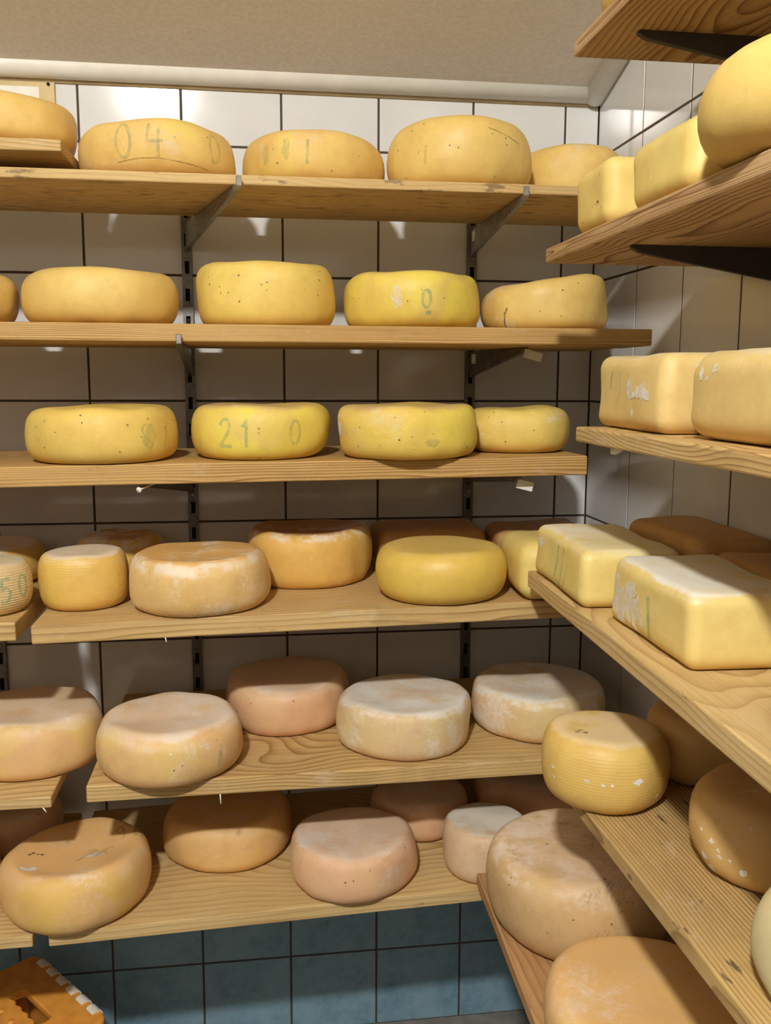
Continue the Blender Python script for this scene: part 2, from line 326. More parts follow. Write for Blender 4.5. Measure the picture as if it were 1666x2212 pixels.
# tiles: every tile is a piece of its wall; same-sized ones share a mesh
tile_cache = {}
def tile_mesh(u, z_l, z_r, mat):
    key = (round(u, 3), round(z_l, 3), round(z_r, 3), mat.name)
    if key in tile_cache: return tile_cache[key]
    me = prism('tile', [(0, 0), (u, 0), (u, z_r), (0, z_l)], X, Z, Y, 0.0, 0.006)
    bm = bmesh.new(); bm.from_mesh(me)
    ed = [e for e in bm.edges if all(v.co.y < 0.001 for v in e.verts)]
    bmesh.ops.bevel(bm, geom=ed, offset=0.0009, segments=2, profile=0.5, affect='EDGES')
    bm.to_mesh(me); bm.free(); me.materials.append(mat)
    tile_cache[key] = me; return me
rows = [TZ0 - TH*k for k in range(-3, 9)]      # joint heights, top to bottom
def tile_wall(wall, joints, on_back):
    for i in range(len(joints)-1):
        a, b = joints[i], joints[i+1]           # distance from the corner
        for j in range(len(rows)-1):
            zt, zb = rows[j], max(rows[j+1], 0.0)
            if zt <= 0.02: continue
            ta = CZ0 if on_back else ceil_z(a); tb = CZ0 if on_back else ceil_z(b)
            if min(ta, tb) - zb < 0.02: continue
            g = GAP/2
            u = b-a-GAP; z0 = zb+g; h_a, h_b = min(zt-g, ta)-z0, min(zt-g, tb)-z0
            mat = TILE_B if zt < 0.5 else TILE_W
            if on_back:
                me = tile_mesh(u, h_b, h_a, mat)
                link('tile', me, None, wall, (-b+g, random.uniform(-0.0004, 0.0003), z0))
            else:
                me = tile_mesh(u, h_a, h_b, mat)
                link('tile', me, None, wall, (random.uniform(-0.0004, 0.0003), -a-g, z0), (0, 0, -pi/2))
random.seed(4)
bj = [0.0, TX0] + [TX0+TW*k for k in range(1, 16)]
tile_wall(wall_back, bj, True)
rj = [0.0, TY0] + [TY0+TW*k for k in range(1, 14)]
tile_wall(wall_right, rj, False)

# rounded cove between tiles and ceiling
def rod(name, p0, p1, r, mat, seg=20):
    p0, p1 = Vector(p0), Vector(p1); d = p1-p0
    bm = bmesh.new(); bmesh.ops.create_cone(bm, cap_ends=True, segments=seg, radius1=r, radius2=r, depth=d.length)
    bmesh.ops.transform(bm, matrix=Matrix.Translation((p0+p1)/2) @ d.to_track_quat('Z', 'Y').to_matrix().to_4x4(), verts=bm.verts[:])
    return link(name, bm_mesh(bm, name, True), mat)
t1 = struct(rod('trim_1', (ROOM_X0, -0.012, 2.118), (-0.004, -0.012, 2.118), 0.0225, TRIM))
c1 = rod('caulk_line', (ROOM_X0, -0.001, 2.0955), (-0.004, -0.001, 2.0955), 0.0055, CAULK, 10); c1.parent = t1
t2 = struct(rod('trim_2', (-0.016, -0.010, 2.108+CSL*0.010), (-0.016, RIDGE, 2.108+CSL*abs(RIDGE)), 0.0235, TRIM))

# ---------------------------------------------------------------- ceiling lamp (out of frame, lights the room)
def ceiling_lamp():
    zc = ceil_z(LAMP.y)
    root = tag(link('ceiling_lamp', None, loc=(LAMP.x, LAMP.y, zc)),
               'grey metal ceiling lamp with a frosted bulb under an added light shield, its glare caught in the top tiles', 'lamp')
    d = LAMP.z-zc
    bm = bmesh.new(); bmesh.ops.create_cone(bm, cap_ends=True, segments=24, radius1=0.035, radius2=0.035, depth=0.06)
    bmesh.ops.transform(bm, matrix=Matrix.Translation((0, 0, -0.015)), verts=bm.verts[:])
    link('stem', bm_mesh(bm, 'stem'), DARKSTEEL, root)
    bm = bmesh.new(); bmesh.ops.create_cone(bm, cap_ends=False, segments=48, radius1=0.24, radius2=0.03, depth=0.035)
    bmesh.ops.transform(bm, matrix=Matrix.Translation((0, 0, d+0.052)), verts=bm.verts[:])
    link('added_light_shield', bm_mesh(bm, 'added_light_shield', True), DARKSTEEL, root)  # added cone, keeps direct lamp light off the ceiling
    bm = bmesh.new(); bmesh.ops.create_uvsphere(bm, u_segments=32, v_segments=16, radius=1)
    bmesh.ops.transform(bm, matrix=Matrix.Translation((0, 0, d)) @ Matrix.Diagonal((0.075, 0.055, 0.045, 1)), verts=bm.verts[:])
    t = NT('lamp_glow'); t.b.inputs['Base Color'].default_value = (0.9, 0.9, 0.88, 1)
    t.b.inputs['Emission Color'].default_value = (*LAMP_COL, 1); t.b.inputs['Emission Strength'].default_value = LAMP_POWER
    link('bulb', bm_mesh(bm, 'bulb', True), t.m, root)
ceiling_lamp()

# ---------------------------------------------------------------- shelf boards
BOARDS = {}
def board(key, label, mat, x0, x1, yf, yb, z0, z1, th, xr0=None, xr1=None, bev=0.0025):
    """along the back wall; z0/z1 are the top heights at xr0/xr1"""
    xr0 = x0 if xr0 is None else xr0; xr1 = x1 if xr1 is None else xr1
    sl = (z1-z0)/(xr1-xr0); xc = (x0+x1)/2; zc = z0+sl*(xc-xr0); L = x1-x0; D = abs(yf-yb)
    me = box_mesh('shelf_board', -L/2, L/2, -D/2, D/2, -th, 0, bev, 2)
    o = tag(link('shelf_board', me, mat, None, (xc, (yf+yb)/2, zc), (0, -math.atan(sl), 0)), label, 'shelf', 'wooden cheese shelves')
    BOARDS[key] = (lambda x, y, zc=zc, sl=sl, xc=xc: zc+sl*(x-xc), -math.atan(sl), o)
    return o
def board_r(key, label, mat, far, near_y, ang, z, th, width=0.285):
    """along the right wall; far = far left corner of the top face"""
    u = Vector((sin(ang), -cos(ang), 0)); v = Vector((cos(ang), sin(ang), 0))
    L = (far[1]-near_y)/cos(ang)
    me = box_mesh('shelf_board', -L/2, L/2, -width/2, width/2, -th, 0, 0.0025, 2)
    c = Vector((far[0], far[1], z)) + u*L/2 + v*width/2
    o = tag(link('shelf_board', me, mat, None, c, (0, 0, atan2(u.y, u.x))), label, 'shelf', 'wooden cheese shelves')
    BOARDS[key] = (lambda x, y, z=z: z, 0.0, o)
    return o
board('s1', 'topmost thin long board of the back wall, its underside showing dark stains', WOOD_S, -2.05, -0.02, -0.40, -0.09, 1.8475, 1.8475, 0.0165)
board('L1', 'short raised board at the far left just above the topmost back shelf', WOOD_A, -2.05, -1.033, -0.40, -0.09, 1.892, 1.892, 0.019)
board('s2', 'front plank of the second back shelf, strong diagonal grain and a pale knot', WOOD_B, -2.05, -0.039, -0.41, -0.272, 1.607, 1.607, 0.029)
board('s2b', 'rear plank of the second back shelf, behind the strongly grained front plank', WOOD_B, -2.05, -0.045, -0.257, -0.07, 1.607, 1.607, 0.029)
board('s3', 'third back shelf from the top, honey board ending short of the corner', WOOD_B, -2.05, -0.161, -0.44, -0.09, 1.3766, 1.3868, 0.0335, -1.1, -0.18)
board('s4', 'fourth back shelf from the top, board with a round knot at its left front', WOOD_A, -1.098, -0.06, -0.48, -0.02, 1.1232, 1.1387, 0.031, -1.09, -0.27)
board('L4', 'board end at the left edge, under the ribbed cream cheese marked 50', WOOD_A, -2.05, -1.121, -0.48, -0.02, 1.130, 1.130, 0.031)
board('s5', 'fifth back shelf from the top, carrying the pink wheels', WOOD_A, -1.023, -0.05, -0.48, -0.02, 0.8472, 0.8526, 0.029, -1.0, -0.2)
board('L5', 'thin board end at the left edge level with the fifth back shelf', WOOD_E, -2.05, -1.079, -0.48, -0.02, 0.832, 0.832, 0.019)
board('s6', 'lowest back shelf, pale board with arched grain above the blue tiles', WOOD_E, -1.097, -0.05, -0.475, -0.02, 0.5866, 0.6111, 0.025, -1.09, -0.35)
board('L6', 'pale board end at the bottom left beside the lowest back shelf, above the orange stool', WOOD_E, -2.05, -1.122, -0.475, -0.02, 0.584, 0.584, 0.021)
board_r('R1', 'topmost right hand shelf, reddish underside cut by the frame top', WOOD_R, (-0.30, -0.71), -2.1, 0.0, 1.97, 0.021)
board_r('R2', 'second right hand shelf, rough striped edge under two pale loaves and a wheel', WOOD_R, (-0.301, -0.612), -2.1, 0.0, 1.711, 0.021)
board_r('R3', 'third right hand shelf, pale board under two tan blocks', WOOD_A, (-0.303, -0.775), -2.1, 0.0, 1.455, 0.020)
board_r('R4', 'fourth right hand shelf, thick pale board running diagonally under two lit loaves', WOOD_E, (-0.291, -0.530), -2.1, -0.031, 1.205, 0.027)
board_r('R5', 'fifth right hand shelf, weathered board with close dark grain and stains', WOOD_D, (-0.305, -0.70), -2.1, 0.012, 0.947, 0.022)
board_r('R6', 'lowest right hand shelf, reddish board below the two biggest wheels', WOOD_C, (-0.360, -0.497), -2.1, -0.028, 0.655, 0.022, 0.33)

# ---------------------------------------------------------------- slotted uprights
def upright(label, x, y, z0, z1, rotz=0):
    root = tag(link('shelf_upright', None, loc=(x, y, z0), rot=(0, 0, rotz)), label, 'rail', 'slotted shelf uprights')
    H = z1-z0; W_, D_ = 0.021, 0.012
    bm = bmesh.new()
    for s in (-1, 1): add_box(bm, (s*0.0075, -D_/2, H/2), (0.006, D_, H))
    z = 0.0; k = 0
    while z < H:
        h = min(0.030, H-z); add_box(bm, (0, -D_+0.0008, z+h/2), (0.010, 0.0016, h)); z += 0.055
    link('channel', bm_mesh(bm, 'channel'), STEEL, root)
    link('slot_shade', box_mesh('slot_shade', -0.005, 0.005, -0.004, -0.001, 0, H), BLACK, root)  # black strip stands for the shade inside the slots
    for i, zz in enumerate((0.10, 0.38, 0.65, 0.93, 1.2)):
        if zz > H: break
        bm = bmesh.new(); bmesh.ops.create_cone(bm, cap_ends=True, segments=12, radius1=0.0042, radius2=0.003, depth=0.002)
        bmesh.ops.transform(bm, matrix=Matrix.Translation((0, -D_-0.0008, round(zz/0.055)*0.055+0.015)) @ Matrix.Rotation(pi/2, 4, 'X'), verts=bm.verts[:])
        link('screw', bm_mesh(bm, 'screw'), GALV, root)
upright('slotted metal upright at left, behind the gap between the yellow wheels', -0.869, 0, 0.60, 1.86)
upright('slotted metal upright at right on the back wall, near the corner', -0.274, 0, 0.60, 1.86)
upright('slotted metal upright cut by the left edge of the picture', -1.275, 0, 0.56, 1.2)
upright('slotted metal upright on the right wall, hidden by the loaves', 0, -0.815, 0.55, 2.03, -pi/2)

# ---------------------------------------------------------------- brackets
def bracket(label, x, y, z, length, rotz=0.0, mat=STEEL, lip=0.012, hh=0.050, tagpaper=None, sticker=False, cap=False):
    """z = underside of the board; runs along local -Y"""
    root = tag(link('shelf_bracket', None, loc=(x, y, z), rot=(0, 0, rotz)), label, 'bracket', 'steel shelf brackets')
    l = length
    poly = [(0.008, 0), (l, 0), (l, lip), (l+0.004, lip), (l+0.005, -0.004), (l-0.006, -0.010), (0.030, -hh), (0.008, -hh-0.006)]
    link('arm', prism('arm', poly, -Y, Z, X, -0.0045, 0.0045, 0.0008), mat, root)
    if sticker: link('sticker', box_mesh('sticker', -0.0055, -0.0046, -0.050, -0.026, -0.026, -0.006), PAPER, root)
    if tagpaper:
        ly, sx, dz = tagpaper
        bm = bmesh.new(); add_box(bm, (0.012, -ly, dz), (sx, 0.0012, 0.016), Matrix.Rotation(0.25, 4, 'Y'))
        link('paper_tag', bm_mesh(bm, 'paper_tag'), PAPER, root)
    if cap:
        bm = bmesh.new(); bmesh.ops.create_uvsphere(bm, u_segments=14, v_segments=8, radius=1)
        bmesh.ops.transform(bm, matrix=Matrix.Translation((0, -l-0.004, -0.006)) @ Matrix.Rotation(0.6, 4, 'X') @ Matrix.Diagonal((0.006, 0.012, 0.007, 1)), verts=bm.verts[:])
        link('plastic_cap', bm_mesh(bm, 'plastic_cap', True), PLASTIC_W, root)
B1, B2, B3 = 1.831, 1.578, 0
bracket('pale steel bracket under the topmost back shelf at left, swung sideways', -0.869, -0.004, 1.8305, 0.424, 0.27, GALV)
bracket('pale steel bracket with sticker under the topmost back shelf at right', -0.274, -0.004, 1.8305, 0.402, 0.0, GALV, sticker=True)
bracket('bracket at left under the second back shelf, seen end on', -0.869, -0.004, 1.5775, 0.415, 0.03, STEEL)
bracket('bracket with sticker and paper tag under the second back shelf at right', -0.274, -0.004, 1.5775, 0.30, 0.12, STEEL, 0.0, tagpaper=(0.31, 0.036, -0.015), sticker=True)
z3 = lambda x: BOARDS['s3'][0](x, 0)-0.0345
bracket('brown bracket at left under the third back shelf, swung to the left', -0.869, -0.004, z3(-0.869)-0.010, 0.30, -0.24, STEEL, 0.0)
bracket('bracket with white paper tag under the third back shelf at right', -0.274, -0.004, z3(-0.274)-0.003, 0.40, 0.0, STEEL, 0.0, tagpaper=(0.40, 0.030, -0.016))
for key, nm, th in (('s4', 'fourth', 0.031), ('s5', 'fifth', 0.029), ('s6', 'lowest', 0.025)):
    for x, sd in ((-0.869, 'left'), (-0.274, 'right')):
        bracket('dark bracket at %s holding the %s back shelf, in its shade' % (sd, nm), x, -0.004, BOARDS[key][0](x, 0)-th-0.001-(0.001 if key == 's6' else 0), 0.44, 0.0, STEEL, 0.0)
for key, nm, z in (('L4', 'fourth', 0.0975+1.0), ('L5', 'fifth', 0.812), ('L6', 'lowest', 0.562)):
    bracket('dark bracket at the left edge holding the left board end of the %s level' % nm, -1.275, -0.004, z, 0.44, 0.0, STEEL, 0.0)
for zt, nm, l, cp, mt in ((1.949, 'topmost', 0.245, False, DARKSTEEL), (1.690, 'second', 0.243, False, DARKSTEEL), (1.4345, 'third', 0.25, True, DARKSTEEL), (1.1775, 'fourth', 0.25, False, DARKSTEEL), (0.9245, 'fifth', 0.25, False, DARKSTEEL), (0.6325, 'lowest', 0.30, False, DARKSTEEL)):
    bracket('black bracket under the %s right hand shelf' % nm, -0.004, -0.815, zt, l, -pi/2, mt, 0.0 if nm not in ('topmost', 'second') else 0.0, 0.045, cap=cp)

# nails and splinters that hang from the boards
def bit(key, name, p0, p1, r, mat, hd=0):
    o = BOARDS[key][2]; bpy.context.view_layer.update(); inv = o.matrix_world.inverted()
    q = rod(name, inv @ Vector(p0), inv @ Vector(p1), r, mat, 8); q.parent = o
    if hd:
        d = (inv @ Vector(p1)-inv @ Vector(p0)).normalized()
        h = rod('nail_head', inv @ Vector(p1), inv @ Vector(p1)+d*0.0015, hd, mat, 10); h.parent = q
bit('s3', 'nail', (-0.905, -0.40, 1.342), (-0.926, -0.435, 1.336), 0.0013, PLASTIC_W, 0.005)
bit('s5', 'splinter', (-0.804, -0.478, 0.822), (-0.803, -0.479, 0.803), 0.0013, PLASTIC_W)
bit('s4', 'splinter', (-0.887, -0.478, 1.098), (-0.885, -0.480, 1.089), 0.0011, PLASTIC_W)
bit('L5', 'splinter', (-1.094, -0.478, 0.815), (-1.088, -0.480, 0.806), 0.0012, PLASTIC_W)

# ---------------------------------------------------------------- cheeses
CHEESE = {}
def prof_w(h, w): return min(w, h*0.6)
def wheel(key, label, shelf, cx, cy, R, h, mat, seed, w=0.038, n=2.5, dish=0.0, lump=0.010, wedge=0.0, wedge_dir=0.0, group='cheese wheels', rimlip=0.0):
    zf_, tilt, _ = BOARDS[shelf]
    w = prof_w(h, w); SEG, M_ = 72, 17
    prof = []
    for i in range(M_):
        t = -pi/2+pi*i/(M_-1); c, s = cos(t), sin(t)
        prof.append((R-w+w*abs(c)**(2/n), h/2*(1+(1 if s >= 0 else -1)*abs(s)**(2/n))))
    inner = [(R-w)*k for k in (0.85, 0.65, 0.45, 0.22)]
    rings = [(r, 0.0, 0) for r in inner[::-1]] + [(r, z, 1) for r, z in prof] + [(r, h, 2) for r in inner]
    bm = bmesh.new(); so = Vector((seed*3.71, seed*1.37, seed*2.11))
    def deform(x, y, z, kind):
        r = sqrt(x*x+y*y)
        if r > 1e-6:
            d = noise.noise(Vector((x/R*1.1, y/R*1.1, z/h*0.8))+so)*lump*0.9 + noise.noise(Vector((x/R*3.5, y/R*3.5, z/h*1.6))+so*2)*lump*0.25
            k = 1+d/R*min(1, r/(R*0.5)); x *= k; y *= k
        f = z/h
        if f > 0.3:
            g = (f-0.3)/0.7; rr = min(1, r/R)
            z += g*(-dish*(1-rr*rr) + lump*0.55*noise.noise(Vector((x/R*1.6, y/R*1.6, 5))+so) + rimlip*math.exp(-((rr-0.80)/0.10)**2))
            z *= 1+wedge*(x*cos(wedge_dir)+y*sin(wedge_dir))/R
        return Vector((x, y, max(0, z)))
    V = []
    for r, z, kd in rings:
        V.append([bm.verts.new(deform(r*cos(2*pi*a/SEG), r*sin(2*pi*a/SEG), z, kd)) for a in range(SEG)])
    b0 = bm.verts.new((0, 0, 0)); t0 = bm.verts.new(deform(0, 0, h, 2))
    for i in range(len(V)-1):
        for a in range(SEG): bm.faces.new((V[i][a], V[i][(a+1) % SEG], V[i+1][(a+1) % SEG], V[i+1][a]))
    for a in range(SEG):
        bm.faces.new((b0, V[0][(a+1) % SEG], V[0][a])); bm.faces.new((t0, V[-1][a], V[-1][(a+1) % SEG]))
    me = bm_mesh(bm, 'round_cheese', True)
    o = tag(link('round_cheese', me, CH[mat], None, (cx, cy, zf_(cx, cy)+0.0004), (0, tilt, 0)), label, 'cheese', group)
    CHEESE[key] = (o, R, h); return o
def loaf(key, label, shelf, x0, x1, y0, y1, h, mat, seed, rad=0.022, lump=0.006, rotz=0.0, taper=0.0, group='cheese loaves', dz=0.0):
    zf_, tilt, _ = BOARDS[shelf]
    a, b, c = abs(x1-x0)/2, abs(y1-y0)/2, h/2
    rad = min(rad, a*0.95, b*0.95, c*0.95)
    def axis(s):
        i = s-rad; core = [-i+2*i*k/6 for k in range(7)]
        e = [i+rad*t for t in (0.25, 0.5, 0.75, 1.0)]
        return [-q for q in e[::-1]]+core+e
    bm = bmesh.new(); so = Vector((seed*2.3, seed*1.9, seed*0.7)); cache = {}
    def vert(p):
        k = tuple(round(q, 6) for q in p)
        if k in cache: return cache[k]
        P = Vector(p); q = Vector((max(-a+rad, min(a-rad, p[0])), max(-b+rad, min(b-rad, p[1])), max(-c+rad, min(c-rad, p[2]))))
        d = P-q
        if d.length > 1e-9: P = q+d.normalized()*rad
        d2 = noise.noise(P*9+so)*lump+noise.noise(P*26+so)*lump*0.3
        side = 1 if P.z > -c+0.004 else 0
        nv = Vector((P.x/a, P.y/b, 0)); P += Vector((nv.x, nv.y, 0))*d2
        if P.z > 0: P.z += noise.noise(Vector((P.x*12, P.y*12, 3))+so)*lump*0.8*(P.z/c)
        tp = 1-taper*(P.z+c)/h; P.x *= tp; P.y *= tp
        P.z = max(-c, P.z)
        cache[k] = bm.verts.new((P.x, P.y, P.z+c)); return cache[k]
    ax = (axis(a), axis(b), axis(c)); half = (a, b, c)
    for d in range(3):
        u, v = (d+1) % 3, (d+2) % 3
        for s in (-1, 1):
            for i in range(len(ax[u])-1):
                for j in range(len(ax[v])-1):
                    q = []
                    for (ii, jj) in ((i, j), (i+1, j), (i+1, j+1), (i, j+1)):
                        p = [0, 0, 0]; p[d] = s*half[d]; p[u] = ax[u][ii]; p[v] = ax[v][jj]; q.append(vert(p))
                    if len(set(q)) == 4:
                        try: bm.faces.new(q if s > 0 else q[::-1])
                        except ValueError: pass
    me = bm_mesh(bm, 'cheese_loaf', True)
    cx, cy = (x0+x1)/2, (y0+y1)/2
    o = tag(link('cheese_loaf', me, CH[mat], None, (cx, cy, zf_(cx, cy)+0.0004+dz), (0, tilt, rotz)), label, 'cheese', group)
    CHEESE[key] = (o, max(a, b), h); return o

# topmost back shelf
wheel('1a', 'yellow wheel at the top left corner, on the raised board beneath the notice', 'L1', -1.163, -0.26, 0.130, 0.082, 'yel_or', 1)
wheel('1b', 'wide yellow wheel marked 04 on the topmost back shelf', 's1', -0.898, -0.25, 0.1377, 0.0914, 'yel_or', 2)
wheel('1c', 'low yellow wheel with smeared green marks, between the 04 wheel and the tall speckled one', 's1', -0.624, -0.238, 0.126, 0.0926, 'yel_or', 3)
wheel('1d', 'tall yellow wheel with dark specks and a crack on the topmost back shelf', 's1', -0.3590, -0.26, 0.131, 0.1178, 'yel', 4, n=2.3)
wheel('1e', 'yellow wheel in the back corner of the topmost shelf, half hidden', 's1', -0.112, -0.165, 0.106, 0.108, 'yel_or', 5)
# second back shelf
wheel('2a', 'yellow wheel cut by the left edge on the second back shelf', 's2', -1.258, -0.25, 0.113, 0.0866, 'yel', 6)
wheel('2b', 'smooth wide yellow wheel on the second back shelf, left of the slotted upright', 's2', -1.003, -0.25, 0.133, 0.0942, 'yel', 7, lump=0.006)
wheel('2c', 'tallest yellow wheel of the second back shelf, right of the slotted upright', 's2', -0.7126, -0.245, 0.1285, 0.1119, 'yel_sp', 8, n=2.8)
wheel('2d', 'yellow wheel with a white patch and green smudge on the second back shelf', 's2', -0.4408, -0.255, 0.1275, 0.0991, 'yel_br', 9, n=2.8)
wheel('2e', 'lopsided yellow wheel with a dark crack at the right end of the second back shelf', 's2', -0.1824, -0.235, 0.1195, 0.095, 'yel', 10, wedge=0.16, n=3.0, w=0.035)
# third back shelf
wheel('3a', 'speckled yellow wheel with a green stroke, leftmost on the third back shelf', 's3', -0.9939, -0.338, 0.1226, 0.0919, 'yel_sp', 11, n=3.0, w=0.034)
wheel('3b', 'yellow wheel marked 21 on the third back shelf', 's3', -0.7257, -0.313, 0.1228, 0.0918, 'yel_br', 12, n=2.6, w=0.034)
wheel('3c', 'bright yellow speckled wheel jutting over the edge of the third back shelf', 's3', -0.4693, -0.368, 0.1225, 0.0905, 'yel_br', 13, n=2.8, w=0.034)
wheel('3d', 'small yellow wheel at the right end of the third back shelf', 's3', -0.2468, -0.3, 0.0965, 0.0815, 'yel_sp', 14, n=2.6, w=0.034)
# fourth back shelf
wheel('4r1', 'dark rear wheel at the left edge behind the ribbed cream cheese', 'L4', -1.262, -0.15, 0.121, 0.0734, 'orange_rib', 15)
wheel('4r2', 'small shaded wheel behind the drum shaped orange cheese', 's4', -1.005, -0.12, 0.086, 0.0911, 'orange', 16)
wheel('4a', 'ribbed cream drum cheese marked 50 at the left edge', 'L4', -1.186, -0.3893, 0.073, 0.0859, 'cream_rib', 17, lump=0.004, w=0.024)
wheel('4b', 'small tall orange drum cheese on the fourth back shelf', 's4', -1.0358, -0.3406, 0.075, 0.0962, 'orange_rib', 18, n=2.8, lump=0.004, w=0.024)
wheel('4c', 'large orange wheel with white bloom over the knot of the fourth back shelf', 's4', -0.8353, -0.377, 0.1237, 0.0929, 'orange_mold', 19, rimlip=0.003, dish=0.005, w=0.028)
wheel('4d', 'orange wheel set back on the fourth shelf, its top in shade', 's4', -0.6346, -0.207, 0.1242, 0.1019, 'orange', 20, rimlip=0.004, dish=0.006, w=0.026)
wheel('4e', 'smooth golden wheel with a soft edge line on the fourth back shelf', 's4', -0.4089, -0.388, 0.1172, 0.0897, 'gold', 21, n=2.2, lump=0.004, w=0.03)
loaf('4r3', 'loaf with shade in its brown colour, lying behind the golden wheel', 's4', -0.497, -0.278, -0.215, -0.06, 0.088, 'loaf_shade', 22)
loaf('4r4', 'loaf in the back corner of the fourth shelf, shade in its brown colour', 's4', -0.268, -0.075, -0.27, -0.12, 0.088, 'loaf_shade', 23)
loaf('4f', 'golden loaf standing behind the corner of the fourth right hand shelf', 's4', -0.285, -0.115, -0.492, -0.315, 0.102, 'loaf_sm', 24, rad=0.03)
# fifth back shelf
wheel('5a', 'pink wheel with white bloom and a strip of light, cut by the left edge', 'L5', -1.1455, -0.3025, 0.1279, 0.0959, 'pink', 25, rimlip=0.002, w=0.026)
wheel('5b', 'big front pink wheel of the fifth back shelf, over the board end', 's5', -0.892, -0.4026, 0.1242, 0.0908, 'pink', 26, dish=0.004, rimlip=0.003, w=0.026)
wheel('5c', 'pink wheel set back on the fifth shelf, top half shaded', 's5', -0.679, -0.2063, 0.1245, 0.0927, 'pink_d', 27, w=0.026)
wheel('5d', 'white bloomed wheel in the middle of the fifth back shelf', 's5', -0.4679, -0.3503, 0.1243, 0.0891, 'pink_w', 28, n=3.0, dish=0.003, w=0.024)
wheel('5e', 'white topped pink wheel in the corner of the fifth back shelf', 's5', -0.1952, -0.3039, 0.13, 0.088, 'pink_w', 29, n=2.8, dish=0.004, w=0.026)
# lowest back shelf
wheel('6r0', 'dark wheel in the shade behind the green marked wheel', 'L6', -1.24, -0.128, 0.100, 0.0841, 'pink_d', 30)
wheel('6g', 'sliver of a wheel at the left edge of the lowest level', 'L6', -1.314, -0.36, 0.112, 0.095, 'pink_o', 44)
wheel('6a', 'orange pink wheel with green marks on top, at the left end of the lowest shelf', 's6', -1.0612, -0.3788, 0.1284, 0.0996, 'pink_o', 31, rimlip=0.004, dish=0.006, w=0.028)
wheel('6b', 'orange pink wheel set back on the lowest shelf under the hanging splinter', 's6', -0.7999, -0.2258, 0.1267, 0.086, 'pink_o', 32, w=0.026)
wheel('6c', 'deep pink front wheel in the middle of the lowest back shelf', 's6', -0.5673, -0.3829, 0.1177, 0.0828, 'pink_d', 33, n=2.7, w=0.026)
wheel('6d', 'shaded pink wheel at the rear of the lowest shelf, behind the deep pink wheel', 's6', -0.4112, -0.206, 0.0995, 0.0762, 'pink_d', 34, w=0.026)
wheel('6e', 'dark wheel in the far corner of the lowest back shelf', 's6', -0.17, -0.16, 0.115, 0.084, 'pink_d', 35)
wheel('6f', 'small grey topped cheese on the lowest shelf next to the huge tan wheel', 's6', -0.3162, -0.3984, 0.0821, 0.0932, 'grey_w', 36, n=2.8, lump=0.005, w=0.02)
# right hand shelves
wheel('R1a', 'cheese on the topmost right hand shelf, only its foot in the picture', 'R1', -0.168, -0.79, 0.12, 0.10, 'yel', 37)
loaf('R2a', 'small yellow loaf with dark specks at the far end of the second right hand shelf', 'R2', -0.293, -0.05, -0.832, -0.712, 0.086, 'loaf_sm', 38, rad=0.02)
loaf('R2b', 'taller yellow loaf between the small loaf and the wheel on the second right hand shelf', 'R2', -0.292, -0.05, -1.058, -0.886, 0.081, 'loaf_sm', 39, rad=0.022, taper=0.03)
wheel('R2c', 'round cream wheel at the top right edge of the picture', 'R2', -0.212, -1.187, 0.1235, 0.097, 'yel', 40, n=2.2, lump=0.005, w=0.05)
loaf('R3a', 'tan block with green and white marks on the third right hand shelf', 'R3', -0.275, -0.03, -0.985, -0.762, 0.093, 'loaf_t', 41, rad=0.018)
loaf('R3b', 'plain tan block cut by the right edge on the third right hand shelf', 'R3', -0.272, -0.03, -1.28, -1.03, 0.094, 'loaf_t', 42, rad=0.026)
loaf('R4a', 'far lit loaf with green strokes at the tip of the fourth right hand shelf', 'R4', -0.291, -0.150, -0.800, -0.552, 0.082, 'loaf', 43, rad=0.016, rotz=-0.03)
loaf('R4b', 'near lit loaf with thick white mould on its end, fourth right hand shelf', 'R4', -0.276, -0.130, -1.085, -0.845, 0.084, 'loaf_m', 45, rad=0.016, rotz=-0.02)
loaf('R4c', 'far loaf against the right wall, shade put into its brown colour', 'R4', -0.135, -0.008, -0.80, -0.560, 0.093, 'loaf_shade', 46, rad=0.018)
loaf('R4d', 'near loaf against the right wall, shade put into its brown colour', 'R4', -0.122, -0.012, -1.07, -0.815, 0.082, 'loaf_shade', 47, rad=0.02)
wheel('R5a', 'amber drum cheese with white flecks, far end of the fifth right hand shelf', 'R5', -0.2619, -0.8184, 0.0874, 0.0975, 'amber', 48, n=2.4, lump=0.005, w=0.03)
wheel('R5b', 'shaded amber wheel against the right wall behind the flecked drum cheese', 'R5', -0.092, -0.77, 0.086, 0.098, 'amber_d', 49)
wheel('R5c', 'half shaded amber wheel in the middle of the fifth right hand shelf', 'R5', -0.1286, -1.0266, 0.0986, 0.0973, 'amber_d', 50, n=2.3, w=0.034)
wheel('R5d', 'pale cream wheel at the lower right edge of the picture', 'R5', -0.180, -1.278, 0.100, 0.098, 'cream', 51, w=0.03)
wheel('R6a', 'huge tan wheel with fine cracks on the lowest right hand shelf', 'R6', -0.2297, -0.6561, 0.147, 0.1328, 'tan_big', 52, n=2.4, dish=0.006, w=0.034)
wheel('R6b', 'big orange wheel with a white blotch, nearest on the lowest right hand shelf', 'R6', -0.2428, -0.9469, 0.1362, 0.0816, 'pink_o', 53, n=2.3, w=0.03)

